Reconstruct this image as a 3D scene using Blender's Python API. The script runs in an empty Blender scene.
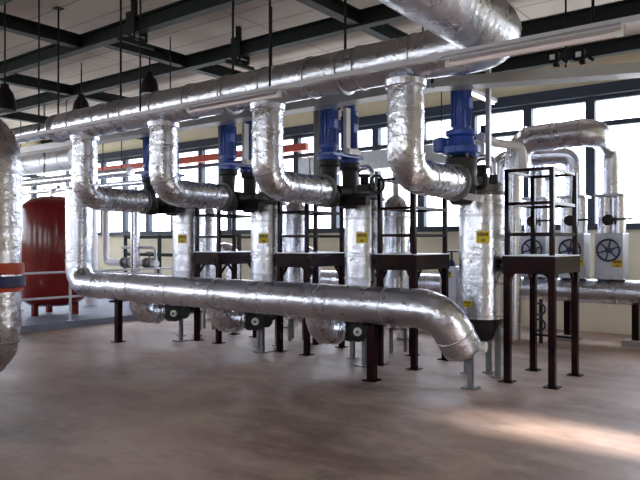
import bpy, bmesh, math, random
from mathutils import Vector, Matrix, noise
random.seed(7)
PI = math.pi
COL = bpy.context.scene.collection
V = Vector
# World axes: X runs along the row of plant (towards the right of the photo), Y away from it to the window wall.

# ------------------------------------------------------------------ materials
def mat(name, base, rough=0.5, metal=0.0, spec=0.5, bump=0.0, bscale=20.0, mix=None, mscale=3.0, rvar=0.0, emit=None, detail=4.0, coat=0.0):
    m = bpy.data.materials.new(name); m.use_nodes = True
    nt = m.node_tree; b = nt.nodes['Principled BSDF']
    b.inputs['Base Color'].default_value = (*base, 1)
    b.inputs['Roughness'].default_value = rough
    b.inputs['Metallic'].default_value = metal
    b.inputs['Specular IOR Level'].default_value = spec
    b.inputs['Coat Weight'].default_value = coat
    tc = nt.nodes.new('ShaderNodeTexCoord')
    if mix or rvar:
        n = nt.nodes.new('ShaderNodeTexNoise'); n.inputs['Scale'].default_value = mscale; n.inputs['Detail'].default_value = detail
        nt.links.new(tc.outputs['Object'], n.inputs['Vector'])
        cr = nt.nodes.new('ShaderNodeValToRGB'); cr.color_ramp.elements[0].position = .35; cr.color_ramp.elements[1].position = .65
        nt.links.new(n.outputs['Fac'], cr.inputs['Fac'])
        if mix:
            cr.color_ramp.elements[0].color = (*base, 1); cr.color_ramp.elements[1].color = (*mix, 1)
            nt.links.new(cr.outputs['Color'], b.inputs['Base Color'])
        if rvar:
            mr = nt.nodes.new('ShaderNodeMapRange'); mr.inputs['To Min'].default_value = max(.02, rough - rvar); mr.inputs['To Max'].default_value = rough + rvar
            nt.links.new(n.outputs['Fac'], mr.inputs['Value']); nt.links.new(mr.outputs['Result'], b.inputs['Roughness'])
    if bump:
        n2 = nt.nodes.new('ShaderNodeTexNoise'); n2.inputs['Scale'].default_value = bscale; n2.inputs['Detail'].default_value = 3
        nt.links.new(tc.outputs['Object'], n2.inputs['Vector'])
        bp = nt.nodes.new('ShaderNodeBump'); bp.inputs['Strength'].default_value = bump; bp.inputs['Distance'].default_value = .02
        nt.links.new(n2.outputs['Fac'], bp.inputs['Height']); nt.links.new(bp.outputs['Normal'], b.inputs['Normal'])
    if emit:
        b.inputs['Emission Color'].default_value = (*emit[:3], 1); b.inputs['Emission Strength'].default_value = emit[3]
    return m

M = {}
M['foil'] = mat('aluminium_foil', (.66, .67, .735), .29, 1, bump=.38, bscale=15, rvar=.10, mscale=6)
M['foil_crumpled'] = mat('crumpled_foil', (.70, .705, .76), .27, 1, bump=.6, bscale=13, rvar=.10, mscale=8)
M['cladding'] = mat('aluminium_cladding', (.67, .68, .75), .27, 1, bump=.2, bscale=9, rvar=.08, mscale=3)
M['galvanised'] = mat('galvanised_sheet', (.58, .59, .62), .45, .85, mix=(.50, .51, .55), mscale=8)
M['band'] = mat('banding', (.55, .55, .57), .35, 1)
M['steel'] = mat('grey_steel', (.16, .155, .155), .5, .5)
M['cast'] = mat('dark_cast_iron', (.03, .03, .03), .55, .2, spec=.3, bump=.1, bscale=60)
M['black'] = mat('black_paint', (.008, .006, .008), .5, 0, spec=.2)
M['maroon'] = mat('maroon_black_paint', (.020, .004, .005), .2, 0, spec=.13, mix=(.006, .003, .004), mscale=5)
M['beam'] = mat('dark_green_steel', (.017, .021, .019), .6, 0, spec=.1, mix=(.016, .019, .018), mscale=4)
M['blue'] = mat('blue_paint', (.012, .06, .36), .32, 0, spec=.6, coat=.2)
M['blue_dark'] = mat('dark_blue_paint', (.012, .02, .09), .4, 0)
M['white'] = mat('white_paint', (.72, .72, .70), .4)
M['whitepipe'] = mat('white_pipe', (.74, .74, .76), .4)
M['red'] = mat('red_paint', (.17, .008, .007), .17, 0, spec=.4, mix=(.13, .007, .006), mscale=2)
M['orange'] = mat('orange_paint', (.48, .05, .015), .5)
M['yellow'] = mat('yellow_label', (.62, .48, .01), .45)
M['ink'] = mat('label_ink', (.10, .055, .01), .5)
M['tray'] = mat('zinc_tray', (.50, .50, .50), .4, .6, mix=(.44, .44, .45), mscale=6)
M['cream'] = mat('cream_plaster', (.72, .64, .46), .8, mix=(.66, .58, .42), mscale=1.5, bump=.05, bscale=40)
M['frame'] = mat('window_frame', (.04, .05, .07), .5, spec=.2)
M['pad'] = mat('concrete_pad', (.30, .27, .25), .85, bump=.2, bscale=40)
M['plinth'] = mat('plinth_concrete', (.17, .18, .23), .6, spec=.3, mix=(.13, .14, .18), mscale=3, bump=.1, bscale=30)
M['tube'] = mat('fluorescent_tube', (.85, .74, .74), .2, 0)
M['fixture'] = mat('fixture_enamel', (.52, .51, .55), .35)
M['lit'] = mat('lit_tube', (.8, .8, .8), .3, emit=(1, .97, .9, 4))
M['rail'] = mat('rail_grey', (.50, .50, .54), .4)

def floor_mat():
    m = bpy.data.materials.new('dusty_concrete'); m.use_nodes = True
    nt = m.node_tree; b = nt.nodes['Principled BSDF']; L = nt.links.new
    tc = nt.nodes.new('ShaderNodeTexCoord')
    def nz(scale, detail, rough=.6, sx=1, sy=1):
        mp = nt.nodes.new('ShaderNodeMapping'); mp.inputs['Scale'].default_value = (sx, sy, 1)
        L(tc.outputs['Object'], mp.inputs['Vector'])
        n = nt.nodes.new('ShaderNodeTexNoise'); n.inputs['Scale'].default_value = scale; n.inputs['Detail'].default_value = detail; n.inputs['Roughness'].default_value = rough
        L(mp.outputs['Vector'], n.inputs['Vector']); return n
    def ramp(n, p0, c0, p1, c1):
        r = nt.nodes.new('ShaderNodeValToRGB'); e = r.color_ramp.elements
        e[0].position = p0; e[0].color = (*c0, 1); e[1].position = p1; e[1].color = (*c1, 1)
        L(n.outputs['Fac'], r.inputs['Fac']); return r
    base = ramp(nz(.55, 6), .38, (.20, .118, .092), .64, (.40, .285, .23))
    dust = ramp(nz(1.6, 9, .72, .6, 1.3), .44, (0, 0, 0), .66, (1, 1, 1))
    mx = nt.nodes.new('ShaderNodeMixRGB'); mx.inputs['Color2'].default_value = (.47, .37, .31, 1)
    sc = nt.nodes.new('ShaderNodeMath'); sc.operation = 'MULTIPLY'; sc.inputs[1].default_value = .8
    L(dust.outputs['Color'], sc.inputs[0]); L(sc.outputs[0], mx.inputs['Fac']); L(base.outputs['Color'], mx.inputs['Color1'])
    st = ramp(nz(.5, 7, .7, .8, 1.2), .50, (0, 0, 0), .66, (1, 1, 1))
    mx2 = nt.nodes.new('ShaderNodeMixRGB'); mx2.inputs['Color2'].default_value = (.10, .066, .052, 1)
    s2 = nt.nodes.new('ShaderNodeMath'); s2.operation = 'MULTIPLY'; s2.inputs[1].default_value = .85
    L(st.outputs['Color'], s2.inputs[0]); L(s2.outputs[0], mx2.inputs['Fac']); L(mx.outputs['Color'], mx2.inputs['Color1'])
    sp = ramp(nz(7, 8, .8), .58, (0, 0, 0), .74, (1, 1, 1))
    mx3 = nt.nodes.new('ShaderNodeMixRGB'); mx3.inputs['Color2'].default_value = (.10, .08, .075, 1)
    s3 = nt.nodes.new('ShaderNodeMath'); s3.operation = 'MULTIPLY'; s3.inputs[1].default_value = .75
    L(sp.outputs['Color'], s3.inputs[0]); L(s3.outputs[0], mx3.inputs['Fac']); L(mx2.outputs['Color'], mx3.inputs['Color1'])
    L(mx3.outputs['Color'], b.inputs['Base Color'])
    rr = nt.nodes.new('ShaderNodeMapRange'); rr.inputs['To Min'].default_value = .48; rr.inputs['To Max'].default_value = .7
    L(dust.outputs['Color'], rr.inputs['Value']); L(rr.outputs['Result'], b.inputs['Roughness'])
    b.inputs['Specular IOR Level'].default_value = .38
    bp = nt.nodes.new('ShaderNodeBump'); bp.inputs['Strength'].default_value = .25; bp.inputs['Distance'].default_value = .01
    L(nz(30, 6).outputs['Fac'], bp.inputs['Height']); L(bp.outputs['Normal'], b.inputs['Normal'])
    return m
M['floor'] = floor_mat()

def ceiling_mat():
    m = bpy.data.materials.new('precast_ceiling'); m.use_nodes = True
    nt = m.node_tree; b = nt.nodes['Principled BSDF']; L = nt.links.new
    tc = nt.nodes.new('ShaderNodeTexCoord')
    n = nt.nodes.new('ShaderNodeTexNoise'); n.inputs['Scale'].default_value = .8; n.inputs['Detail'].default_value = 6
    L(tc.outputs['Object'], n.inputs['Vector'])
    r = nt.nodes.new('ShaderNodeValToRGB'); e = r.color_ramp.elements
    e[0].position = .35; e[0].color = (.42, .35, .30, 1); e[1].position = .65; e[1].color = (.54, .46, .39, 1)
    L(n.outputs['Fac'], r.inputs['Fac'])
    bk = nt.nodes.new('ShaderNodeTexBrick'); bk.inputs['Scale'].default_value = 1
    bk.inputs['Brick Width'].default_value = 3.6; bk.inputs['Row Height'].default_value = .6; bk.inputs['Mortar Size'].default_value = .018
    bk.inputs['Mortar Smooth'].default_value = .3; bk.offset = 0
    L(tc.outputs['Object'], bk.inputs['Vector'])
    bk.inputs['Mortar'].default_value = (.25, .21, .19, 1)
    L(r.outputs['Color'], bk.inputs['Color1']); L(r.outputs['Color'], bk.inputs['Color2'])
    L(bk.outputs['Color'], b.inputs['Base Color']); b.inputs['Roughness'].default_value = .85
    return m
M['ceiling'] = ceiling_mat()

def glass_mat():
    m = bpy.data.materials.new('window_glass'); m.use_nodes = True
    nt = m.node_tree; nt.nodes.remove(nt.nodes['Principled BSDF']); out = nt.nodes['Material Output']
    t = nt.nodes.new('ShaderNodeBsdfTransparent'); t.inputs['Color'].default_value = (.96, .97, .98, 1)
    g = nt.nodes.new('ShaderNodeBsdfGlossy'); g.inputs['Roughness'].default_value = .02
    mx = nt.nodes.new('ShaderNodeMixShader')
    mx.inputs[0].default_value = .06; nt.links.new(t.outputs[0], mx.inputs[1]); nt.links.new(g.outputs[0], mx.inputs[2])
    nt.links.new(mx.outputs[0], out.inputs['Surface'])
    return m
M['glass'] = glass_mat()

# ------------------------------------------------------------------ geometry
def fillet(path, R=.3, n=8):
    """Round the corners of a polyline. R is one radius or one per inner corner. Returns [(point, in_bend)]."""
    pts = [V(p) for p in path]; out = [(pts[0], False)]
    for i in range(1, len(pts) - 1):
        r = R[i - 1] if isinstance(R, (list, tuple)) else R
        a = (pts[i - 1] - pts[i]); b = (pts[i + 1] - pts[i]); la, lb = a.length, b.length
        a.normalize(); b.normalize()
        ang = a.angle(b)
        if ang > PI - .02: out.append((pts[i], False)); continue
        t = min(r / math.tan(ang / 2), la * .98, lb * .98); r = t * math.tan(ang / 2)
        c = pts[i] + (a + b).normalized() * (r / math.sin(ang / 2))
        s = pts[i] + a * t - c; e = pts[i] + b * t - c
        ax = s.cross(e).normalized(); tot = s.angle(e)
        for k in range(n + 1):
            out.append((c + Matrix.Rotation(tot * k / n, 3, ax) @ s, True))
    out.append((pts[-1], False))
    return out

def subdiv(fp, step):
    out = [fp[0]]
    for (p, ib), (q, jb) in zip(fp, fp[1:]):
        L = (q - p).length
        n = max(1, int(L / step)) if not (ib and jb and L < step) else 1
        for k in range(1, n + 1):
            out.append((p.lerp(q, k / n), jb if k == n else (ib and jb)))
    return [o for i, o in enumerate(out) if i == 0 or (o[0] - out[i - 1][0]).length > 1e-4]

class MB:
    def __init__(s): s.bm = bmesh.new()
    def box(s, c, d, rot=None):
        m = Matrix.Translation(V(c))
        if rot: m = m @ (Matrix.Rotation(rot[0], 4, 'X') @ Matrix.Rotation(rot[1], 4, 'Y') @ Matrix.Rotation(rot[2], 4, 'Z'))
        bmesh.ops.create_cube(s.bm, size=1, matrix=m @ Matrix.Diagonal((*d, 1))); return s
    def bar(s, a, b, w, h=None):
        a, b = V(a), V(b); h = h or w; d = b - a; q = d.to_track_quat('Y', 'Z').to_matrix().to_4x4()
        bmesh.ops.create_cube(s.bm, size=1, matrix=Matrix.Translation((a + b) / 2) @ q @ Matrix.Diagonal((w, d.length, h, 1))); return s
    def rings(s, rings, caps=True, close=False):
        vs = [[s.bm.verts.new(p) for p in r] for r in rings]; n = len(vs[0])
        prs = list(zip(vs, vs[1:])) + ([(vs[-1], vs[0])] if close else [])
        for a, b in prs:
            for i in range(n):
                f = s.bm.faces.new((a[i], a[(i + 1) % n], b[(i + 1) % n], b[i])); f.smooth = True
        if caps and not close:
            s.bm.faces.new(vs[0][::-1]); s.bm.faces.new(vs[-1])
        return s
    def sweep(s, fp, r, n=24, crumple=0.0, seed=0):
        """fp: [(point, in_bend)]; r: radius or one per point."""
        pts = [p for p, _ in fp]; rings = []
        rnd = random.Random(seed); up = None
        for i, p in enumerate(pts):
            t = (pts[min(i + 1, len(pts) - 1)] - pts[max(i - 1, 0)]).normalized()
            if up is None: up = V((0, 0, 1)) if abs(t.z) < .9 else V((0, 1, 0))
            u = (up - t * up.dot(t)).normalized(); up = u; w = t.cross(u)
            rr = r[i] if isinstance(r, (list, tuple)) else r
            c = crumple * (2.5 if fp[i][1] else 1.0)
            ring = []
            for k in range(n):
                a = 2 * PI * k / n; q = p + (u * math.cos(a) + w * math.sin(a)) * rr
                f = 1 + c * (noise.noise(q * 9 + V((seed, 0, 0))) + .5 * rnd.uniform(-1, 1)) if c else 1
                ring.append(p + (q - p) * f)
            rings.append(ring)
        return s.rings(rings)
    def cyl(s, a, b, r, r2=None, n=20):
        a, b = V(a), V(b); t = (b - a).normalized(); u = (V((0, 0, 1)) if abs(t.z) < .9 else V((0, 1, 0)))
        u = (u - t * u.dot(t)).normalized(); w = t.cross(u)
        rg = [[p + (u * math.cos(2 * PI * k / n) + w * math.sin(2 * PI * k / n)) * q for k in range(n)] for p, q in ((a, r), (b, r if r2 is None else r2))]
        return s.rings(rg)
    def lathe(s, o, prof, n=28, axis=(0, 0, 1)):
        o = V(o); t = V(axis).normalized(); u = (V((0, 1, 0)) if abs(t.y) < .9 else V((0, 0, 1)))
        u = (u - t * u.dot(t)).normalized(); w = t.cross(u)
        return s.rings([[o + t * z + (u * math.cos(2 * PI * k / n) + w * math.sin(2 * PI * k / n)) * max(r, .001) for k in range(n)] for r, z in prof])
    def torus(s, o, R, r, axis=(0, 0, 1), n=28, m=8):
        o = V(o); t = V(axis).normalized(); u = (V((0, 1, 0)) if abs(t.y) < .9 else V((0, 0, 1)))
        u = (u - t * u.dot(t)).normalized(); w = t.cross(u); rg = []
        for k in range(n):
            d = u * math.cos(2 * PI * k / n) + w * math.sin(2 * PI * k / n)
            rg.append([o + d * (R + r * math.cos(2 * PI * j / m)) + t * (r * math.sin(2 * PI * j / m)) for j in range(m)])
        return s.rings(rg, close=True)
    def build(s, name, m, parent=None, bevel=0, label=None):
        off = V((0, 0, 0)); q = parent
        while q: off += q.location; q = q.parent
        bmesh.ops.translate(s.bm, verts=s.bm.verts, vec=-off)
        bmesh.ops.recalc_face_normals(s.bm, faces=s.bm.faces)
        me = bpy.data.meshes.new(name); s.bm.to_mesh(me); s.bm.free()
        o = bpy.data.objects.new(name, me); COL.objects.link(o); me.materials.append(M[m])
        try: me.set_sharp_from_angle(angle=R(42))
        except Exception: pass
        if parent: o.parent = parent
        if bevel:
            b = o.modifiers.new('edge', 'BEVEL'); b.width = bevel; b.segments = 2; b.limit_method = 'ANGLE'
        if label: o['label'] = label
        return o
R = math.radians

def thing(name, loc, label, cat, group=None):
    o = bpy.data.objects.new(name, None); COL.objects.link(o); o.location = loc; o.empty_display_size = .1
    return tag(o, label, cat, group)
def tag(o, label=None, cat=None, group=None, kind=None):
    if label: o['label'] = label
    if cat: o['category'] = cat
    if group: o['group'] = group
    if kind: o['kind'] = kind
    return o
def st(o): o['kind'] = 'structure'; return o
def copy_tree(root, delta, label):
    def rec(o, parent):
        c = o.copy(); COL.objects.link(c); c.parent = parent
        for ch in list(o.children): rec(ch, c)
        return c
    r = rec(root, None); r.location = root.location + V(delta); r['label'] = label
    return r

def bands(parent, fp, r, spacing, start=.3, w=.014, thick=.006, m='band', name='seam_band', n=24, stops=()):
    """Thin rings wrapped round a clad pipe, each a part of its own."""
    pts = [p for p, _ in fp]; acc = 0; nxt = start
    for p, q in zip(pts, pts[1:]):
        L = (q - p).length; d = (q - p).normalized()
        while nxt <= acc + L:
            c = p + d * (nxt - acc)
            b = MB(); b.lathe(c - d * w, [(r * .97, 0), (r * 1.012 + thick, .004), (r * 1.012 + thick, 2 * w - .004), (r * .97, 2 * w)], n=n, axis=d)
            b.build(name, m, parent); nxt += spacing
        acc += L

def clad_pipe(name, path, r, bend, label, cat, group=None, spacing=.9, start=.3, crumple=.012, seed=1, nb=8, band=True, base=None, m='foil', shell='shell'):
    t = thing(name, base or path[0], label, cat, group)
    fp = subdiv(fillet(path, bend, nb), .14)
    MB().sweep(fp, r, crumple=crumple, seed=seed).build(shell, m, t)
    if band: bands(t, fp, r, spacing, start)
    return t

# ------------------------------------------------------------------ setting
UL, UR, VF, VB, ZC = -20.0, 1.2, -5.0, 12.3, 5.15
SILL, HEAD, TRANS = 1.88, 4.25, 3.74
st(MB().box(((UL + UR) / 2, (VF + VB) / 2, -.1), (UR - UL + .6, VB - VF + .6, .2)).build('floor', 'floor'))
st(MB().box(((UL + UR) / 2, (VF + VB) / 2, ZC + .1), (UR - UL + .6, VB - VF + .6, .2)).build('ceiling', 'ceiling'))
def strip_wall(name, axis, pos, lo, hi, sgn):
    b = MB(); c = pos + sgn * .1; mid, ln = (lo + hi) / 2, hi - lo
    for z0, z1 in ((0, SILL), (HEAD, ZC)):
        if axis == 'v': b.box((mid, c, (z0 + z1) / 2), (ln, .2, z1 - z0))
        else: b.box((c, mid, (z0 + z1) / 2), (.2, ln, z1 - z0))
    return st(b.build(name, 'cream'))
strip_wall('wall_back', 'v', VB, UL - .15, UR, 1)
strip_wall('wall_front', 'v', VF, UL - .15, UR, -1)
strip_wall('wall_left', 'u', UL, VF, VB, -1)
# right wall with an open doorway the low sun comes through (outside the picture)
DV0, DV1, DZ = 5.32, 5.88, 2.25
b = MB()
b.box((UR + .1, (VF + DV0) / 2, ZC / 2), (.2, DV0 - VF, ZC)); b.box((UR + .1, (DV1 + VB) / 2, ZC / 2), (.2, VB - DV1, ZC))
b.box((UR + .1, (DV0 + DV1) / 2, (DZ + ZC) / 2), (.2, DV1 - DV0, ZC - DZ))
st(b.build('wall_right', 'cream'))
wn = 0
def window(p0, p1, side):
    """One bay of the glazed strip: frame, transom and two panes."""
    global wn; wn += 1
    p0, p1 = V(p0), V(p1); d = (p1 - p0).normalized(); L = (p1 - p0).length; mid = (p0 + p1) / 2
    al = abs(d.x) > .5
    def bx(b, c, w, h, t): b.box(c, (w, t, h) if al else (t, w, h))
    b = MB(); h = HEAD - SILL; zc = (SILL + HEAD) / 2
    for q, sg in ((p0, 1), (p1, -1)): bx(b, q + d * sg * .04 + V((0, 0, zc)), .08, h, .14)
    for z, hh in ((SILL + .035, .07), (HEAD - .04, .08), (TRANS, .09)): bx(b, mid + V((0, 0, z)), L - .15, hh, .12)
    o = st(b.build('window_%d' % wn, 'frame'))
    for z0, z1 in ((SILL + .07, TRANS - .045), (TRANS + .045, HEAD - .08)):
        g = MB(); bx(g, mid + V((0, 0, (z0 + z1) / 2)), L - .15, z1 - z0, .008); g.build('pane', 'glass', o)
PITCH = 1.15
u = -3.25 + 4 * PITCH
while u - PITCH > UL - .1:
    window((u, VB + .08, 0), (max(u - PITCH, UL), VB + .08, 0), 'b'); u -= PITCH
n = 9
for i in range(n):
    a = UL + (UR - UL) * i / n; c = UL + (UR - UL) * (i + 1) / n
    if i % 2 == 0: window((a, VF - .08, 0), (c, VF - .08, 0), 'f')
    else: st(MB().box(((a + c) / 2, VF - .1, (SILL + HEAD) / 2), (c - a, .2, HEAD - SILL)).build('wall_front_light_blocker', 'cream'))  # unseen solid bays, added to cut the light from the front windows
n = 14
for i in range(n):
    a = VF + (VB - VF) * i / n; c = VF + (VB - VF) * (i + 1) / n
    window((UL - .08, a, 0), (UL - .08, c, 0), 'l')
st(MB().box(((UL + UR) / 2, VB - .06, SILL - .02), (UR - UL, .16, .05)).build('trim_1', 'frame'))
st(MB().box(((UL + UR) / 2, VB - .05, HEAD + .09), (UR - UL, .12, .2)).build('trim_2', 'frame'))
# raised plinth on the left
st(MB().box(((UL - 11.2) / 2, 8.4, .06), (-11.2 - UL, 7.7, .12)).build('plinth', 'plinth', bevel=.01))
# roof steelwork
def ibeam(name, a, c, w, h, z):
    a, c = V(a), V(c); b = MB()
    a.z = c.z = z
    b.bar(a, c, w * .16, h); 
    for s in (1, -1): b.bar(a + V((0, 0, s * (h / 2 - .012))), c + V((0, 0, s * (h / 2 - .012))), w, .026)
    return st(b.build(name, 'beam'))
for v in (.5, 2.3, 4.1, 5.94, 7.72, 9.6, 11.3): ibeam('roof_beam', (UL, v, 0), (UR, v, 0), .15, .23, 4.79)
for x in (-16, -12.45, -5.2, -1.5): ibeam('roof_beam', (x, VF, 0), (x, VB, 0), .16, .20, 4.80)
ibeam('roof_beam', (-9.33, VF, 0), (-9.33, 5.94, 0), .16, .20, 4.80); ibeam('roof_beam', (-8.87, 5.94, 0), (-8.87, VB, 0), .16, .20, 4.80)

# ------------------------------------------------------------------ the overhead header and its big riser
HV, HZ, HR = 5.4, 3.33, .21
DROPS = [-3.1, -4.86, -6.65, -8.4]
t = thing('overhead_header_pipe', (-5.5, HV, HZ), 'long foil-clad header pipe running high along the plant and turning overhead in a big bend', 'pipe')
fp = subdiv(fillet([(-8.9, HV, HZ), (-2.13, HV, HZ + .02), (-2.13, .2, HZ + .12)], .36, 5), .14)
MB().sweep(fp, [HR + .036 * max(0, min(1, (p.x + 3.0) / .8)) for p, _ in fp], n=28, crumple=.008, seed=3).build('shell', 'foil', t)
bands(t, fp, HR + .004, .62, .35)
MB().lathe((-8.9, HV, HZ), [(.205, -.02), (.21, 0), (.12, .28), (.115, .30)], axis=(-1, 0, 0)).build('reducer', 'cladding', t)
f2 = subdiv([(V((-9.2, HV, HZ)), 0), (V((-10.6, HV, HZ)), 0)], .14)
MB().sweep(f2, .115, crumple=.01).build('narrow_shell', 'foil', t); bands(t, f2, .115, .5, .3)

DROPLAB = ['foil-clad drop pipe under the header nearest the big overhead bend', 'foil-clad drop pipe second from the big overhead bend',
           'foil-clad drop pipe third from the big overhead bend', 'foil-clad drop pipe at the far narrow end of the header, before the red tank']
def drop(u):
    t = thing('drop_pipe', (u, HV, 2.25), DROPLAB[0], 'pipe', 'drop pipes under the overhead header')
    fp = subdiv(fillet([(u, HV, HZ - HR + .015), (u, HV, 2.25), (u, 6.42, 2.25)], .26, 5), .1)
    MB().sweep(fp, .175, crumple=.018, seed=5).build('shell', 'foil_crumpled', t)
    bands(t, fp, .175, .42, .30, w=.016)
    MB().lathe((u, HV, HZ - HR + .03), [(.19, 0), (.205, -.015), (.195, -.07), (.17, -.08)]).build('collar', 'cladding', t)
    return t
d0 = drop(DROPS[0])
for i in range(1, 4): copy_tree(d0, (DROPS[i] - DROPS[0], 0, 0), DROPLAB[i])

# ------------------------------------------------------------------ low return pipe
LV, LZ, LR = 6.35, .90, .216
t = clad_pipe('low_return_pipe', [(-10.05, LV, 2.52), (-10.05, LV, LZ), (-3.21, LV, LZ - .02), (-3.08, 6.60, .45)], LR, [.30, .34], 
    'long low foil-clad pipe, rising at its far end and bending down at its near end', 'pipe', spacing=.92, start=.3, crumple=.014, seed=9, nb=7, base=(-6.5, LV, LZ))
MB().lathe((-10.05, LV, 2.50), [(.21, 0), (.225, .02), (.225, .05), (.20, .06)]).build('end_cap', 'cladding', t)
e = V((-3.08, 6.60, .45)); dd = (e - V((-3.21, LV, LZ - .02))).normalized()
MB().lathe(e, [(.214, -.03), (.205, .015), (.17, .06), (.10, .085), (.03, .09)], axis=dd).build('end_cap', 'foil_crumpled', t)
MB().cyl(e + V((.14, .10, .02)), e + V((.23, .11, .02)), .055).build('nozzle_cap', 'white', t, label='white round nozzle cap')
MB().bar((-3.03, 6.70, .36), (-3.03, 6.70, .012), .05).box((-3.03, 6.70, .01), (.16, .16, .02)).build('stand', 'steel', t)

SUP = [(-4.11, 'black square post under the low pipe beside the second platform from the big bend'),
       (-8.97, 'black square post under the far end of the low pipe near its rising bend')]
def support(u):
    t = thing('pipe_support', (u, LV, 0), SUP[0][1], 'pipe support', 'posts under the low return pipe')
    top = LZ - LR
    MB().box((u, LV + .03, (top + .05) / 2), (.095, .095, top + .03)).build('post', 'maroon', t, bevel=.006)
    MB().box((u, LV + .03, .008), (.17, .17, .016)).build('base_plate', 'maroon', t)
    MB().box((u, LV + .02, top - .02), (.08, .28, .03)).build('saddle', 'maroon', t)
    return t
s0 = support(SUP[0][0])
copy_tree(s0, (SUP[1][0] - SUP[0][0], 0, 0), SUP[1][1])

# outlet bends below the low pipe, each into a dark pump
OUT = [-4.99, -6.78, -8.58]
OUTLAB = ['crumpled foil bend under the low pipe nearest the big platform row front', 'crumpled foil bend in the middle of the three under the low pipe', 'crumpled foil bend under the low pipe near its rising far end']
OUTLAB[0] = 'crumpled foil bend under the low pipe between the second and third platforms'
def outlet(u):
    t = thing('outlet_bend', (u, LV, .7), OUTLAB[0], 'pipe bend', 'foil bends under the low pipe')
    fp = subdiv(fillet([(u, LV + .14, LZ - .17), (u, LV + .20, .47), (u, 6.84, .47)], .2, 6), .08)
    MB().sweep(fp, .165, crumple=.03, seed=4).build('shell', 'foil_crumpled', t)
    MB().lathe((u, 6.81, .47), [(.15, 0), (.19, .01), (.19, .05), (.12, .06)], axis=(0, 1, 0)).build('end_ring', 'cladding', t)
    return t
o0 = outlet(OUT[0])
for i in (1, 2): copy_tree(o0, (OUT[i] - OUT[0], 0, 0), OUTLAB[i])
PUMPLAB = ['dark circulation pump with a white round face between the second and third platforms',
           'dark circulation pump with a white round face behind the middle foil bend', 'dark circulation pump with a white round face behind the far foil bend']
def pump(u):
    u += .15; v = 6.96
    t = thing('circulation_pump', (u, v, 0), PUMPLAB[0], 'pump', 'dark pumps behind the foil bends')
    MB().lathe((u, v, .47), [(.06, 0), (.155, .005), (.155, .04), (.10, .05), (.115, .10), (.115, .22), (.06, .24)], axis=(0, 1, 0)).build('casing', 'cast', t)
    MB().lathe((u + .08, v + .13, .47), [(.08, 0), (.10, .02), (.10, .20), (.085, .22)], axis=(1, -.15, 0)).build('motor', 'cast', t)
    ax = V((.45, -.89, 0)); c = V((u + .13, v + .02, .46))
    MB().lathe(c, [(.10, -.10), (.135, -.08), (.135, .03), (.11, .05)], axis=ax).build('cover', 'cast', t)
    f = MB().lathe(c, [(.055, .04), (.055, .065), (.045, .07)], axis=ax).build('end_face', 'white', t, label='white round face')
    MB().lathe(c, [(.02, .06), (.02, .085), (.015, .09)], axis=ax).build('hub', 'steel', f)
    MB().bar((u + .16, v + .12, .39), (u + .16, v + .12, .01), .05).box((u + .16, v + .12, .008), (.2, .2, .016)).build('stand', 'steel', t)
    MB().box((u - .02, v + .11, .60), (.09, .1, .08)).build('terminal_box', 'blue', t, bevel=.006, label='blue terminal box')
    return t
p0 = pump(OUT[0])
for i in (1, 2): copy_tree(p0, (OUT[i] - OUT[0], 0, 0), PUMPLAB[i])

# ------------------------------------------------------------------ vertical heat exchangers
HEX = [-3.22, -4.92, -6.68, -8.5]
HV2 = 7.45
VESLAB = ['foil-clad upright vessel with two yellow labels behind the bent end of the low pipe', 'foil-clad upright vessel with a yellow label beside the second platform',
          'foil-clad upright vessel with a yellow label beside the third platform', 'foil-clad upright vessel with a yellow label beside the farthest platform']
def label_plate(parent, c, nrm, w, h):
    c, nrm = V(c), V(nrm).normalized(); x = V((0, 0, 1)).cross(nrm).normalized(); ang = math.atan2(x.y, x.x)
    p = MB().box(c, (w, .006, h), (0, 0, 0) if False else (0, 0, ang)).build('label_plate', 'yellow', parent, label='yellow label')
    b = MB(); rnd = random.Random(2)
    def strokes(z, hh, x0, x1, k):
        for i in range(k):
            xx = x0 + (x1 - x0) * (i + .5) / k
            b.box(c + x * xx + nrm * .0035 + V((0, 0, z)), ((x1 - x0) / k * .72, .003, hh * rnd.choice((1, .8, 1))), (0, 0, ang))
    strokes(h * .22, h * .30, -w * .40, w * .42, 5); b.build('lettering', 'ink', p)
    b = MB(); strokes(-h * .27, h * .2, -w * .12, w * .16, 2); b.build('lettering', 'ink', p)
    return p
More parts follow.
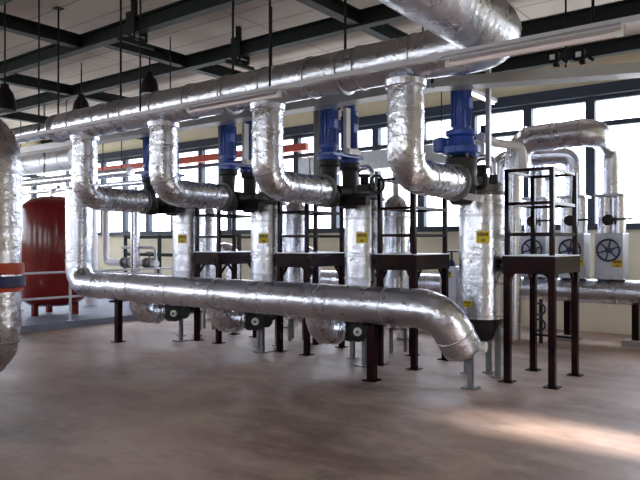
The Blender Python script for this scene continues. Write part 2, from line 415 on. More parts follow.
def vessel(u, low_label):
    t = thing('upright_vessel', (u, HV2, 0), VESLAB[0], 'vessel', 'upright foil-clad vessels beside the platforms')
    r = .27; v = HV2
    fp = subdiv([(V((u, v, .70)), 0), (V((u, v, 2.18)), 0)], .09)
    MB().sweep(fp, r, n=32, crumple=.008, seed=6).build('shell', 'foil', t)
    for z in (.74, 1.12, 1.42, 1.93, 2.10): bands(t, [(V((u, v, z - .02)), 0), (V((u, v, z + .02)), 0)], r, 9, .02, w=.018, n=32)
    MB().lathe((u, v, 2.17), [(.27, 0), (.285, .005), (.285, .04), (.255, .05), (.255, .12), (.16, .20), (.12, .22)]).build('top_flange', 'steel', t)
    MB().lathe((u, v, .42), [(.08, 0), (.12, .02), (.25, .24), (.265, .285)]).build('bottom_cone', 'cast', t)
    for a in (R(0), R(90), R(180)):
        x, y = u + .2 * math.cos(a), v + .2 * math.sin(a)
        MB().box((x, y, .33), (.055, .055, .66)).box((x, y, .006), (.12, .12, .012)).build('leg', 'steel', t)
    nrm = V((.1 - u * .0, -1, 0)); nrm = V((.43, -.90, 0)).normalized()
    label_plate(t, V((u, v, 1.67)) + nrm * (r + .005), nrm, .15, .145)
    if low_label: label_plate(t, V((u, v, .90)) + V((-.28, -.96, 0)) * (r + .012), (-.28, -.96, 0), .15, .08)
    # gauge loop on top
    tp = MB().sweep(subdiv(fillet([(u - .05, v - .10, 2.36), (u - .05, v - .12, 2.62), (u + .20, v - .12, 2.62), (u + .20, v - .12, 2.40)], .1, 6), .05), .035, n=12).build('vent_loop', 'cladding', t)
    MB().cyl((u + .20, v - .12, 2.40), (u + .20, v - .12, 2.30), .05).build('vent_cap', 'cast', tp)
    MB().lathe((u, v, 2.36), [(.10, 0), (.10, .03), (.06, .04), (.06, .14), (.10, .15), (.10, .18)]).build('top_nozzle', 'cast', t)
    return t
v0 = vessel(HEX[0], False)
for i in range(1, 4): copy_tree(v0, (HEX[i] - HEX[0], 0, 0), VESLAB[i])
label_plate(v0, V((HEX[0], HV2, .88)) + V((-.22, -.975, 0)) * .285, (-.22, -.975, 0), .13, .075)

# slimmer clad cylinders behind the platforms
CYLU = [-4.93, -6.85, -9.0]
CYLLAB = ['slim foil-clad cylinder behind the second platform', 'slim foil-clad cylinder behind the third platform', 'slim foil-clad cylinder behind the farthest platform']
def slim(u):
    v = 8.3; r = .2
    t = thing('slim_cylinder', (u, v, 0), CYLLAB[0], 'vessel', 'slim cylinders behind the platforms')
    MB().lathe((u, v, .35), [(.14, -.02), (r, .02), (r, 1.72), (.17, 1.84), (.10, 1.92), (.05, 1.95)]).build('shell', 'cladding', t)
    for z in (.9, 1.45, 1.98): bands(t, [(V((u, v, z - .02)), 0), (V((u, v, z + .02)), 0)], r, 9, .02, w=.014, n=28)
    MB().cyl((u, v, 2.28), (u, v, 2.62), .045).build('neck', 'whitepipe', t)
    for a in (R(30), R(150), R(270)):
        x, y = u + .14 * math.cos(a), v + .14 * math.sin(a)
        MB().box((x, y, .18), (.04, .04, .37)).build('leg', 'steel', t)
    return t
c0 = slim(CYLU[0])
for i in range(1, 3): copy_tree(c0, (CYLU[i] - CYLU[0], 0, 0), CYLLAB[i])

# ------------------------------------------------------------------ work platforms
PLAT = [-2.58, -4.31, -6.05, -7.85]
PLATLAB = ['nearest dark steel work platform with guard rails, wholly clear of the low pipe', 'dark steel work platform second from the bent near end of the low pipe',
           'dark steel work platform third from the bent near end of the low pipe', 'farthest dark steel work platform behind the low pipe']
def platform(u):
    v0, v1, w = 7.28, 8.14, .255
    t = thing('work_platform', (u, (v0 + v1) / 2, 0), PLATLAB[0], 'platform', 'dark steel work platforms along the pipes')
    for sx in (-1, 1):
        for v in (v0, v1):
            l = MB().box((u + sx * w, v, .635), (.075, .075, 1.27)).build('leg', 'maroon', t, bevel=.005)
            MB().box((u + sx * w, v, .006), (.16, .16, .012)).build('foot_plate', 'maroon', l)
    b = MB(); b.box((u, (v0 + v1) / 2, 1.45), (2 * w + .09, v1 - v0 + .09, .02)); b.build('deck', 'galvanised', t)
    for i, v in enumerate((v0, v1)): MB().box((u, v + (-.04 if i == 0 else .04), 1.35), (2 * w + .09, .025, .20)).build('skirt_board', 'maroon', t)
    for sx in (-1, 1): MB().box((u + sx * (w + .035), (v0 + v1) / 2, 1.35), (.025, v1 - v0 + .07, .19)).build('skirt_board', 'maroon', t)
    for sx in (-1, 1):                       # corner gussets under the deck
        for v in (v0, v1):
            g = MB()
            for q in range(4):
                a0 = q / 4; g.bar((u + sx * (w - .01 - .12 * (1 - math.cos(a0 * PI / 2))), v, 1.14 + .13 * math.sin(a0 * PI / 2)), (u + sx * (w - .01 - .12 * (1 - math.cos((a0 + .25) * PI / 2))), v, 1.14 + .13 * math.sin((a0 + .25) * PI / 2)), .03, .035)
            g.build('gusset', 'maroon', t)
            MB().bar((u + sx * w, v + (.03 if v == v0 else -.03), 1.10), (u + sx * w, v + (.17 if v == v0 else -.17), 1.25), .03).build('brace', 'maroon', t)
    for sx in (-1, 1):
        for v in (v0, v1): MB().box((u + sx * w, v, 1.955), (.05, .05, .99)).build('rail_post', 'maroon', t)
    for z in (2.43, 2.05, 1.70):
        for v in (v0, v1): MB().box((u, v, z), (2 * w, .035, .035)).build('guard_rail', 'maroon', t)
        for sx in (-1, 1): MB().box((u + sx * w, (v0 + v1) / 2, z), (.035, v1 - v0, .035)).build('guard_rail', 'maroon', t)
    MB().box((u, v1, .45), (2 * w, .025, .025)).build('cross_tie', 'maroon', t)
    return t
q0 = platform(PLAT[0])
for i in range(1, 4): copy_tree(q0, (PLAT[i] - PLAT[0], 0, 0), PLATLAB[i])

# ------------------------------------------------------------------ blue motor valves on the drop pipes
def valve_line(u, t):
    """body below the blue drive: flange, cast body and the line to the vessel"""
VALLAB = ['single blue motor valve with a wide flange at the end of the first drop pipe', 'blue twin motor valves at the end of the second drop pipe',
          'blue twin motor valves at the end of the third drop pipe', 'blue motor valves at the end of the farthest drop pipe']
def motor(t, u, v, z0, r, h):
    m = MB().lathe((u, v, z0), [(r * .9, 0), (r, .02), (r, h * .78), (r * 1.08, h * .79), (r * 1.08, h * .84), (r * .85, h * .86), (r * .8, h), (r * .3, h * 1.01)]).build('motor', 'blue', t)
    f = MB()
    for k in range(14):
        a = 2 * PI * k / 14; f.box((u + math.cos(a) * r, v + math.sin(a) * r, z0 + h * .4), (.03, .008, h * .68), (0, 0, a))
    f.build('cooling_fins', 'blue', m)
    MB().box((u + r * .9, v - r * .5, z0 + h * .45), (.1, .1, .12)).build('terminal_box', 'blue', m, bevel=.008)
    return m
def big_valve(u):
    v = 6.62
    t = thing('motor_valve', (u, v, 2.1), VALLAB[0], 'valve', 'blue motor valves on the drop pipes')
    motor(t, u, v, 2.84, .10, .62)
    MB().lathe((u, v, 2.56), [(.12, 0), (.21, .02), (.21, .09), (.15, .11), (.13, .20), (.17, .22), (.17, .27), (.10, .29)]).build('drive_head', 'blue', t)
    MB().lathe((u - .22, v - .05, 2.60), [(.05, 0), (.09, .02), (.09, .15), (.05, .17)]).build('side_drive', 'blue', t)
    MB().bar((u, v, 2.68), (u - .22, v - .05, 2.68), .1, .1).bar((u, v, 2.62), (u + .19, v + .02, 2.60), .14, .12).build('yoke', 'blue', t)
    MB().lathe((u, v, 2.02), [(.10, 0), (.16, .08), (.18, .2), (.15, .34), (.17, .42), (.17, .50), (.10, .54)]).build('body', 'cast', t)
    MB().lathe((u, 6.40, 2.25), [(.12, 0), (.20, .01), (.20, .05), (.12, .06), (.12, .12)], axis=(0, 1, 0)).build('inlet_flange', 'steel', t)
    MB().cyl((u, v + .1, 2.25), (u - .06, 7.05, 2.25), .08).build('outlet_pipe', 'steel', t)
    for s in (-1, 1): MB().cyl((u + s * .11, v - .09, 2.30), (u + s * .11, v - .09, 2.58), .02, n=10).build('pillar_rod', 'steel', t)
    MB().sweep(subdiv(fillet([(u + .12, v + .05, 2.20), (u + .28, v, 2.20), (u + .28, v, 2.34)], .05, 5), .05), .028, n=12).build('drain_pipe', 'cast', t)
    MB().box((u + .13, v - .12, 2.10), (.34, .10, .07), (0, R(12), 0)).build('drip_tray', 'whitepipe', t, label='white drip tray')
    MB().box((u + .22, v + .22, 3.0), (.05, .05, 1.1)).build('bracket_post', 'tray', t)
    return t
def twin_valve(u):
    t = thing('motor_valve', (u, 6.7, 2.1), VALLAB[1], 'valve', 'blue motor valves on the drop pipes')
    for v in (6.56, 7.0):
        motor(t, u, v, 2.80, .10, .62)
        MB().lathe((u, v, 2.62), [(.10, 0), (.15, .02), (.15, .06), (.10, .08), (.09, .16), (.12, .17), (.12, .20)]).build('drive_head', 'blue', t)
        MB().lathe((u, v, 2.05), [(.08, 0), (.14, .05), (.14, .15), (.09, .25), (.10, .5), (.13, .52), (.13, .58)]).build('body', 'cast', t)
    MB().box((u + .02, 6.80, 2.71), (.24, .70, .045)).build('base_plate', 'blue', t, bevel=.006)
    MB().box((u + .10, 6.80, 3.02), (.05, .09, .60)).box((u + .16, 6.86, 2.76), (.06, .26, .07)).build('cable_duct', 'white', t, label='white cable duct')
    MB().lathe((u, 6.40, 2.25), [(.12, 0), (.20, .01), (.20, .05), (.12, .06), (.12, .10)], axis=(0, 1, 0)).build('inlet_flange', 'steel', t)
    MB().cyl((u, 6.7, 2.25), (u, 7.0, 2.25), .09).build('link_pipe', 'cast', t)
    MB().sweep(subdiv(fillet([(u + .1, 6.9, 2.2), (u + .3, 6.9, 2.2), (u + .3, 7.1, 2.2)], .08, 5), .05), .035, n=12).build('bypass_pipe', 'cast', t)
    MB().torus((u + .42, 7.02, 2.35), .11, .018, (1, -.3, 0)).build('hand_wheel', 'cast', t)
    MB().box((u - .32, 6.75, 2.95), (.09, .09, 1.7)).build('steel_post', 'steel', t)
    MB().bar((u - .30, 6.75, 2.12), (u + .45, 6.75, 2.12), .1, .1).build('cross_beam', 'black', t)
    return t
big_valve(DROPS[0])
tv = twin_valve(DROPS[1])
for i in (2, 3): copy_tree(tv, (DROPS[i] - DROPS[1], 0, 0), VALLAB[i])
# white elbowed line by the near valve
t = thing('white_vent_pipe', (-2.95, 7.0, 2.8), 'white elbowed pipe over the nearest platform beside the blue valve', 'pipe')
MB().sweep(subdiv(fillet([(-3.0, 6.9, 2.80), (-2.95, 7.25, 2.76), (-2.72, 7.42, 2.72), (-2.70, 7.42, 2.42)], .07, 5), .06), .05, n=14).build('shell', 'whitepipe', t)
MB().box((-2.98, 7.0, 2.87), (.09, .1, .12)).build('valve_cap', 'blue_dark', t)

# ------------------------------------------------------------------ cable tray above the valves
t = thing('cable_tray', (-5, 6.2, 3.2), 'long grey cable tray running behind the drop pipes and under the roof steel', 'cable tray')
tp = [(-13.5, 6.2, 3.24), (-3.2, 6.2, 3.23), (-1.15, 6.95, 3.23), (-.3, 7.25, 3.23)]
b = MB(); b2 = MB()
for a, c in zip(tp, tp[1:]):
    a, c = V(a), V(c); d = (c - a).normalized(); sd = V((-d.y, d.x, 0))
    b.bar(a, c, .22, .012)
    for s in (1, -1): b2.bar(a + sd * s * .11 + V((0, 0, .045)), c + sd * s * .11 + V((0, 0, .045)), .012, .10)
b.build('base', 'tray', t); b2.build('side_rail', 'tray', t)
TR = [(-9.9, 6.2), (-7.6, 6.2), (-5.6, 6.2), (-3.4, 6.2), (-2.0, 6.6)]
for x, y in TR: MB().cyl((x, y + .1, 3.24), (x, y + .1, 4.66), .010, n=8).build('hanger_rod', 'black', t)
for k, (x, y, lab) in enumerate(((-2.05, 6.50, 'black junction box on the cable tray nearer the drop pipes'), (-1.82, 6.56, 'black junction box on the cable tray nearer the windows'))):
    j = thing('junction_box', (x, y, 3.34), lab, 'junction box', 'black boxes on the cable tray')
    MB().box((x, y - .03, 3.42), (.11, .08, .10)).build('body', 'black', j, bevel=.006)
    MB().box((x, y - .073, 3.42), (.05, .006, .05)).build('lens', 'white', j)
    MB().box((x + .02, y, 3.36), (.05, .05, .04)).bar((x + .05, y, 3.42), (x + .12, y + .02, 3.36), .03).build('bracket', 'black', j)

# ------------------------------------------------------------------ lighting trunking with two fluorescent battens
TV = 4.7
t = thing('lighting_trunking', (-5, TV, 3.09), 'thin grey lighting trunking hung in front of the overhead header', 'trunking')
MB().box((-4.75, TV, 3.088), (9.3, .05, .04)).build('channel', 'fixture', t)
for x in (-8.4, -6.2, -4.2, -1.22): MB().cyl((x, TV, 3.12), (x, TV, 5.13), .011, n=8).build('hanger_rod', 'black', t)
FL = [(-1.68, 'fluorescent batten on the trunking in front of the big overhead bend'), (-4.72, 'fluorescent batten on the trunking in front of the second and third drop pipes')]
def batten(u):
    L = 1.32
    t = thing('fluorescent_light', (u, TV, 3.07), FL[0][1], 'light', 'fluorescent battens on the trunking')
    b = MB()
    prof = [(-.10, -.035), (-.045, .0), (.045, .0), (.10, -.035), (.095, -.045), (.04, -.012), (-.04, -.012), (-.095, -.045)]
    b.rings([[V((u + s * L / 2, TV + y, 3.073 + z)) for y, z in prof] for s in (-1, 1)])
    b.build('reflector', 'fixture', t)
    MB().cyl((u - L / 2 + .05, TV, 3.012), (u + L / 2 - .05, TV, 3.012), .019, n=14).build('tube', 'tube', t)
    for s in (-1, 1): MB().box((u + s * (L / 2 - .03), TV, 3.03), (.04, .045, .075)).build('lamp_holder', 'white', t)
    return t
f0 = batten(FL[0][0]); copy_tree(f0, (FL[1][0] - FL[0][0], 0, 0), FL[1][1])

t = thing('strip_light', (-4.6, 10, 4.0), 'short white strip light under the roof by the upper windows', 'light')
MB().box((-4.35, 10.0, 4.02), (.10, 1.2, .06)).build('housing', 'fixture', t)
MB().cyl((-4.35, 9.45, 3.97), (-4.35, 10.55, 3.97), .02, n=12).build('tube', 'lit', t)
for y in (9.62, 10.4): MB().cyl((-4.35, y, 4.05), (-4.35, y, 5.14), .010, n=8).build('hanger_rod', 'black', t)
# ------------------------------------------------------------------ roof-hung fittings
HG = [(-9.1, 'thin black hanger rod at the far narrow end of the overhead header'), (-7.55, 'thin black hanger rod on the header between the two far drop pipes'),
      (-5.4, 'thin black hanger rod on the header between the two middle drop pipes'), (-3.8, 'thin black hanger rod on the header between the two near drop pipes')]
def hanger(u, r):
    t = thing('pipe_hanger', (u, HV, 5.15), HG[0][1], 'hanger', 'hangers holding the overhead header')
    MB().cyl((u, HV, HZ + r), (u, HV, 5.14), .014, n=8).build('rod', 'black', t)
    MB().box((u, HV, 5.142), (.12, .12, .014)).build('ceiling_plate', 'black', t)
    MB().lathe((u - .02, HV, HZ), [(r + .006, 0), (r + .012, .004), (r + .012, .036), (r + .006, .04)], axis=(1, 0, 0)).build('clip', 'band', t)
    return t
hanger(HG[0][0], .2)
h1 = hanger(HG[1][0], .215); h1['label'] = HG[1][1]
for i in (2, 3): copy_tree(h1, (HG[i][0] - HG[1][0], 0, 0), HG[i][1])
LM = [((-10.3, 6.55, 4.02), 'dark bell pendant lamp above the farthest drop pipe'), ((-8.93, 4.5, 3.60), 'dark bell pendant lamp above the front upright pipe'),
      ((-8.85, 6.9, 4.25), 'dark bell pendant lamp under a roof beam beyond the second fluorescent batten')]
def lamp(p):
    x, y, z = p
    t = thing('pendant_lamp', p, LM[0][1], 'lamp', 'dark bell pendant lamps under the roof')
    MB().lathe(p, [(.145, -.16), (.15, -.155), (.14, -.02), (.11, .08), (.06, .15), (.05, .2), (.01, .205)]).build('shade', 'black', t)
    MB().cyl((x, y, z + .2), (x, y, 4.66 if y != 4.5 else 5.14), .012, n=8).build('rod', 'black', t)
    return t
l0 = lamp(LM[0][0])
l1 = lamp(LM[1][0]); l1['label'] = LM[1][1]
copy_tree(l0, V(LM[2][0]) - V(LM[0][0]), LM[2][1])
# clamps bolted on the roof beams
BC = [((-7.92, 5.94), 'dark steel clamp frame hanging from the roof beam above the third drop pipe'), ((-7.55, 7.72), 'dark steel clamp frame on the farther roof beam above the second drop pipe')]
def clamp(x, y):
    t = thing('beam_clamp', (x, y, 4.6), BC[0][1], 'bracket', 'clamp frames on the roof beams')
    for s in (-1, 1): MB().box((x, y + s * .11, 4.76), (.2, .02, .42)).build('cheek_plate', 'beam', t)
    MB().box((x, y, 4.53), (.06, .62, .06)).build('cross_bar', 'beam', t)
    MB().box((x + .02, y - .06, 5.0), (.08, .06, .30)).build('upright', 'black', t)
    for s in (-1, 1): MB().cyl((x + s * .06, y - .125, 4.62), (x + s * .06, y + .125, 4.62), .018, n=8).build('bolt', 'steel', t)
    return t
k0 = clamp(*BC[0][0]); copy_tree(k0, (BC[1][0][0] - BC[0][0][0], BC[1][0][1] - BC[0][0][1], 0), BC[1][1])
# riveted splice plate with bluish duct, top left
t = thing('splice_plate', (-9.24, 3.75, 4.8), 'grey-green plate with bolt holes on a roof beam in the upper corner', 'plate')
MB().box((-9.24, 3.75, 4.80), (.02, 1.0, .30)).build('plate', 'beam', t)
for q, z in ((3.42, 4.87), (3.55, 4.87), (3.55, 4.74)): MB().cyl((-9.235, q, z), (-9.22, q, z), .022, n=12).build('bolt', 'white', t, label='pale bolt')

# ------------------------------------------------------------------ upright pipe with butterfly valve, front left
FU, FV = -6.01, 2.955
t = clad_pipe('front_upright_pipe', [(-7.2, FV - .1, 2.64), (FU, FV, 2.64), (FU, FV, .55), (-7.2, FV - .1, .42)], .21, .32,
    'foil-clad upright pipe with a blue and orange valve in front of the red tank', 'pipe', spacing=.5, start=.45, crumple=.018, seed=12, nb=7, base=(FU, FV, 1.4), m='foil_crumpled')
MB().lathe((FU, FV, 1.15), [(.2, 0), (.225, .01), (.225, .04), (.2, .05)]).build('flange', 'orange', t, label='orange flange')
MB().lathe((FU, FV, 1.31), [(.2, 0), (.235, .01), (.235, .10), (.2, .11)]).build('flange', 'orange', t, label='orange flange')
vb = MB().lathe((FU, FV, 1.19), [(.2, 0), (.245, .01), (.245, .10), (.2, .11)]).build('valve_body', 'blue_dark', t)
MB().box((FU + .17, FV - .22, 1.21), (.1, .12, .1)).build('lever', 'blue_dark', vb, bevel=.01)

# ------------------------------------------------------------------ red tank on the plinth, railing
TU, TVV = -12.65, 7.4
t = thing('red_tank', (TU, TVV, .12), 'tall red cylindrical tank standing on the plinth behind the railing', 'tank')
MB().lathe((TU, TVV, .12), [(.45, .20), (.62, .32), (.64, .36), (.64, 2.16), (.60, 2.27), (.46, 2.38), (.25, 2.44), (.02, 2.46)], n=40).build('shell', 'red', t)
for z in (.75, 1.75): bands(t, [(V((TU, TVV, z - .02)), 0), (V((TU, TVV, z + .02)), 0)], .636, 9, .02, w=.012, thick=.002, m='red', name='weld_seam', n=40)
for a in (R(40), R(160), R(280)):
    x, y = TU + .45 * math.cos(a), TVV + .45 * math.sin(a); MB().box((x, y, .30), (.1, .1, .36)).build('leg', 'red', t)
tp = MB().sweep(subdiv(fillet([(TU + .1, TVV - .1, 2.54), (TU + .1, TVV - .1, 2.72), (TU + .7, TVV - .3, 2.72)], .08, 5), .08), .035, n=12).build('top_pipe', 'cladding', t)
MB().cyl((TU + .35, TVV - .2, 2.60), (TU + .35, TVV - .2, 2.69), .05).build('gauge', 'white', tp)
t = thing('guard_railing', (-11.3, 6.5, .12), 'pale two-bar railing along the plinth edge in front of the red tank', 'railing')
for z in (1.05, .58): MB().cyl((-11.3, 4.7, z), (-11.3, 10.6, z), .022, n=10).build('bar', 'rail', t)
for v in (4.8, 6.96, 9.1, 10.5): MB().cyl((-11.3, v, .12), (-11.3, v, 1.05), .025, n=10).box((-11.3, v, .126), (.1, .1, .012)).build('post', 'rail', t)
t = thing('bench_plate', (-11.9, 5.75, .12), 'low white slab on the plinth beside the railing', 'slab')
MB().box((-11.85, 5.85, .36), (.5, .7, .05)).build('top', 'white', t)
for s in (-1, 1): MB().box((-11.85, 5.85 + s * .28, .23), (.06, .06, .22)).build('leg', 'cast', t)

# ------------------------------------------------------------------ pipes at the far left
t = clad_pipe('far_clad_pipe', [(-17.6, 9.0, 3.68), (-14.3, 9.0, 3.68)], .27, .3, 'thick foil-clad pipe high up behind the farthest drop pipe', 'pipe', spacing=.8, start=.4, seed=21, m='galvanised')
for x in (-17.0, -14.8): MB().cyl((x, 9.0, 3.95), (x, 9.0, 5.14), .012, n=8).build('hanger_rod', 'black', t)
t = clad_pipe('far_slim_pipe', [(-16.6, 8.55, 3.62), (-16.6, 8.55, 3.12), (-11.6, 8.55, 3.12)], .10, .2, 'slim foil-clad pipe with an elbow running high over the red tank', 'pipe', spacing=1.2, start=.6, seed=22, m='cladding')
for x in (-15.0, -12.6): MB().cyl((x, 8.55, 3.22), (x, 8.55, 5.14), .010, n=8).build('hanger_rod', 'black', t)
t = clad_pipe('far_slim_pipe', [(-16.4, 8.75, 2.90), (-11.2, 8.75, 2.90)], .06, .2, 'thinnest clad pipe running straight above the red tank', 'pipe', spacing=1.6, start=.6, seed=23, m='cladding')
for x in (-15.4, -12.2): MB().cyl((x, 8.75, 2.96), (x, 8.75, 5.14), .010, n=8).build('hanger_rod', 'black', t)
t = thing('white_manifold', (-12.5, 9.0, 0), 'white low pipe manifold with valves behind the riser of the low pipe', 'manifold')
def wp(path, r, name='pipe', m='whitepipe', bend=.12): return MB().sweep(subdiv(fillet(path, bend, 5), .15), r, n=16).build(name, m, t)
wp([(-13.75, 9.0, .12), (-13.75, 9.0, 2.85)], .16, 'riser')
wp([(-13.15, 9.0, 2.84), (-13.15, 9.0, 1.16), (-11.3, 9.0, 1.16)], .075)
wp([(-11.98, 8.95, .12), (-11.98, 8.95, 2.84)], .10, 'riser', 'cladding')
wp([(-13.4, 8.8, .93), (-10.9, 8.8, .93)], .03, 'drain_pipe', 'rail')
wp([(-11.4, 9.05, .12), (-11.4, 9.05, 1.5), (-12.6, 9.05, 1.5)], .03, 'drain_pipe', 'rail')
for x in (-12.35, -11.55): 
    b = MB().lathe((x, 9.0, 1.16), [(.075, -.12), (.12, -.11), (.12, -.07), (.09, -.05), (.10, .0), (.09, .05), (.12, .07), (.12, .11), (.075, .12)], axis=(1, 0, 0)).build('valve', 'steel', t)
    MB().cyl((x, 9, 1.24), (x, 9, 1.40), .015, n=8).torus((x, 9, 1.40), .08, .012).build('hand_wheel', 'blue_dark', b)
t = thing('pipe_rack', (-13, 10.6, 0), 'dark pipe rack frame standing under the far windows', 'rack')
for x in (-14.6, -13.2, -11.8, -10.4): MB().box((x, 10.6, .9), (.07, .07, 1.8)).build('post', 'beam', t)
for z in (1.75, 1.30): MB().box((-12.5, 10.6, z), (4.2, .06, .08)).build('rail', 'beam', t)

# red crane rail along the window wall
t = thing('crane_rail', (-11, 11.9, 3.87), 'long orange-red steel rail along the window wall behind the drop pipes', 'rail')
MB().box((-13.8, 11.95, 3.87), (8.6, .12, .17)).build('beam', 'orange', t)
for x in (-17.5, -14, -10.5): MB().box((x, 12.1, 3.87), (.14, .3, .12)).build('bracket', 'beam', t)
# rectangular duct
t = thing('air_duct', (-6.5, 11, 3.2), 'grey rectangular air duct running below the upper windows', 'duct')
MB().box((-6.75, 11.1, 3.25), (4.2, .45, .36)).build('casing', 'galvanised', t)
for x in (-8.6, -7.4, -6.2, -5.4, -4.66): MB().box((x, 11.1, 3.25), (.035, .49, .40)).build('flange', 'galvanised', t)
for x in (-8.0, -5.6): MB().cyl((x, 11.1, 3.43), (x, 11.1, 5.14), .012, n=8).build('hanger_rod', 'black', t)

# ------------------------------------------------------------------ boiler row by the right-hand windows
BX = [-2.58, -3.16, -3.77]
t = clad_pipe('floor_header_pipe', [(-9.4, 11.0, .83), (-.6, 11.0, .83)], .195, .3, 'foil-clad header pipe low along the window wall under the handwheel boxes', 'pipe', spacing=.55, start=.3, seed=31, base=(-5, 11, .83))
for x in (-2.23, -3.26, -5.5, -7.6):
    MB().box((x, 11.0, .36), (.10, .10, .58)).build('leg', 'maroon', t)
    MB().box((x, 11.0, .045), (.34, .34, .09)).build('foot_pad', 'pad', t, label='concrete foot pad')
BXLAB = ['grey valve box with blue handwheel nearest the bright right windows', 'grey valve box with blue handwheel in the middle of the three', 'grey valve box with blue handwheel partly behind the nearest platform']
def boiler(u):
    v = 11.0; fv = v - .20
    t = thing('valve_box', (u, v, 1.03), BXLAB[0], 'valve box', 'grey valve boxes with blue handwheels on the low header')
    MB().box((u, v, 1.39), (.42, .38, .73)).build('casing', 'galvanised', t, bevel=.01)
    w = MB(); w.torus((u + .02, fv - .10, 1.49), .165, .017, (0, 1, 0))
    for k in range(3):
        a = PI * k / 3 + .3; w.bar((u + .02 + .16 * math.cos(a), fv - .10, 1.49 + .16 * math.sin(a)), (u + .02 - .16 * math.cos(a), fv - .10, 1.49 - .16 * math.sin(a)), .022)
    w.cyl((u + .02, fv + .02, 1.49), (u + .02, fv - .13, 1.49), .045); w.build('hand_wheel', 'blue_dark', t)
    label_plate(t, (u + .13, fv - .012, 1.28), (0, -1, 0), .15, .12)
    for s in (-1, 1): MB().cyl((u + s * .10, v, 1.75), (u + s * .10, v, 2.33), .11).build('sleeve', 'cladding', t)
    MB().lathe((u, fv - .06, 1.96), [(.03, 0), (.085, .01), (.085, .08), (.03, .09)], axis=(0, 1, 0)).box((u + .2, fv - .02, 1.97), (.3, .03, .03)).build('shut_off_valve', 'cast', t)
    MB().box((u, v, 2.35), (.44, .40, .04)).build('top_plate', 'galvanised', t)
    return t
b0 = boiler(BX[0])
for i in (1, 2): copy_tree(b0, (BX[i] - BX[0], 0, 0), BXLAB[i])
def swept(t, path, r, bend, m, name, seed=0, cr=.02):
    MB().sweep(subdiv(fillet(path, bend, 6), .1), r, crumple=cr, seed=seed).build(name, m, t)
t = thing('arched_duct', (-3.1, 10.2, 3.26), 'thick foil-wrapped duct arching over the valve boxes against the bright windows', 'duct')
fp = subdiv(fillet([(-3.80, 10.2, 2.78), (-3.76, 10.2, 3.24), (-2.64, 10.2, 3.27), (-2.58, 11.0, 3.08), (-2.58, 11.0, 2.375)], [.26, .22, .22], 6), .1)
MB().sweep(fp, [.205 - .075 * max(0, min(1, (p.y - 10.3) / .55)) for p, _ in fp], crumple=.022, seed=5).build('arch', 'foil', t)
swept(t, [(-3.86, 10.2, 2.82), (-3.88, 10.2, .05)], .12, .2, 'cladding', 'falling_leg', 6, .01)
bands(t, subdiv(fillet([(-2.62, 10.2, 3.27), (-3.76, 10.2, 3.24)], .26, 6), .1), .205, .42, .2)
t = thing('arched_duct', (-3.6, 11, 3.0), 'slimmer silver duct bending over behind the thick arching duct', 'duct')
swept(t, [(-3.16, 11.0, 2.375), (-3.16, 11.0, 3.04), (-4.35, 10.7, 3.04), (-4.35, 10.7, .05)], .135, .2, 'cladding', 'shell', 7, .012)
t = thing('arched_duct', (-3.77, 11, 2.37), 'silver upright duct on the valve box partly behind the nearest platform', 'duct')
swept(t, [(-3.77, 11.0, 2.375), (-3.77, 11.0, 2.86), (-3.77, 11.7, 2.86), (-3.77, 11.7, 2.0)], .13, .16, 'cladding', 'shell', 8, .012)
t = thing('drain_valve', (-3.5, 10.4, 0), 'small dark drain valve near the floor behind the nearest platform', 'valve')
MB().cyl((-3.5, 10.4, 0), (-3.5, 10.4, .7), .03).build('pipe', 'cast', t)
MB().torus((-3.5, 10.33, .55), .09, .016, (0, 1, 0)).torus((-3.5, 10.33, .3), .09, .016, (0, 1, 0)).build('hand_wheel', 'blue_dark', t)
# small box with vertical stem beside the near vessel
t = thing('stem_valve_box', (-4.86, 10.0, 0), 'small pale box with a yellow label and a stem valve beyond the near vessel', 'valve box')
MB().box((-4.86, 10.0, .86), (.30, .28, .70)).build('casing', 'galvanised', t, bevel=.01)
for s in (-1, 1): MB().box((-4.86 + s * .1, 10.0, .26), (.06, .06, .52)).build('leg', 'steel', t)
MB().cyl((-4.86, 10, 1.21), (-4.86, 10, 1.46), .02).lathe((-4.86, 10, 1.20), [(.07, 0), (.06, .06), (.03, .12)]).torus((-4.86, 10, 1.46), .13, .014).bar((-4.99, 10, 1.46), (-4.73, 10, 1.46), .02).build('stem_wheel', 'blue_dark', t)
label_plate(t, (-4.86, 9.853, 1.07), (0, -1, 0), .12, .10)
# wrapped pipe bends behind the platforms
WB = [(-5.46, 9.5, 1.58, 'foil-wrapped bend behind the second platform'), (-7.42, 9.5, 1.40, 'foil-wrapped bend behind the third platform'), (-9.5, 9.5, 1.45, 'foil-wrapped bend behind the farthest platform')]
for i, (x, y, z, lab) in enumerate(WB):
    t = thing('wrapped_bend', (x, y, 0), lab, 'pipe bend', 'foil-wrapped bends behind the platforms')
    swept(t, [(x, y, .02), (x, y, z), (x - .55, y, z), (x - .55, y, .02)], .15, .2, 'foil_crumpled', 'shell', i, .03)
    MB().lathe((x, y, .6), [(.15, 0), (.19, .01), (.19, .05), (.15, .06)]).build('flange', 'steel', t)

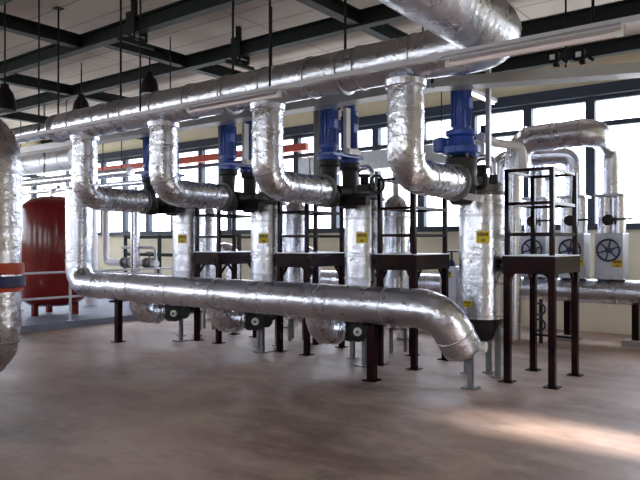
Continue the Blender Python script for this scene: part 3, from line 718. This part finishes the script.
# ------------------------------------------------------------------ light
w = bpy.data.worlds.new('overcast'); bpy.context.scene.world = w; w.use_nodes = True
nt = w.node_tree; bg = nt.nodes['Background']
tc = nt.nodes.new('ShaderNodeTexCoord'); sx = nt.nodes.new('ShaderNodeSeparateXYZ'); cr = nt.nodes.new('ShaderNodeValToRGB')
nt.links.new(tc.outputs['Generated'], sx.inputs[0]); nt.links.new(sx.outputs['Z'], cr.inputs['Fac'])
cr.color_ramp.elements[0].position = 0; cr.color_ramp.elements[0].color = (.62, .64, .66, 1)
cr.color_ramp.elements[1].position = .25; cr.color_ramp.elements[1].color = (.88, .95, 1.10, 1)
nt.links.new(cr.outputs['Color'], bg.inputs['Color']); bg.inputs['Strength'].default_value = 7.5
def portal(loc, size, rot):
    l = bpy.data.lights.new('portal', 'AREA'); l.shape = 'RECTANGLE'; l.size, l.size_y = size; l.cycles.is_portal = True
    o = bpy.data.objects.new('portal', l); COL.objects.link(o); o.location = loc; o.rotation_euler = rot
zc, hh = (SILL + HEAD) / 2, HEAD - SILL
portal(((UL + UR) / 2, VB + .25, zc), (UR - UL, hh), (R(-90), 0, 0))
portal(((UL + UR) / 2, VF - .25, zc), (UR - UL, hh), (R(90), 0, 0))
portal((UL - .155, (VF + VB) / 2, zc), (VB - VF, hh), (R(90), 0, R(-90)))
portal((UR + .25, (DV0 + DV1) / 2, DZ / 2), (DV1 - DV0, DZ), (R(90), 0, R(90)))
s = bpy.data.lights.new('sun', 'SUN'); s.energy = 11; s.angle = R(8); s.color = (1, .95, .91)
so = bpy.data.objects.new('sun', s); COL.objects.link(so)
so.rotation_euler = V((-1, -0.0, -math.tan(R(31)))).to_track_quat('-Z', 'Y').to_euler()

# ------------------------------------------------------------------ camera
cam = bpy.data.cameras.new('camera'); co = bpy.data.objects.new('camera', cam); COL.objects.link(co)
cam.sensor_width = 36; cam.lens = 650 / 640 * 36; cam.clip_end = 200
co.location = (0, 0, 1.6); co.rotation_euler = (R(90 + .264), 0, math.atan2(.607, .795))
sc = bpy.context.scene; sc.camera = co
sc.view_settings.view_transform = 'Standard'; sc.view_settings.look = 'None'; sc.view_settings.gamma = 1
sc.view_settings.use_curve_mapping = False; sc.view_settings.exposure = .64
sc.cycles.max_bounces = 10; sc.cycles.diffuse_bounces = 6; sc.cycles.glossy_bounces = 6; sc.cycles.transparent_max_bounces = 12
sc.cycles.sample_clamp_indirect = 8; sc.cycles.use_denoising = True
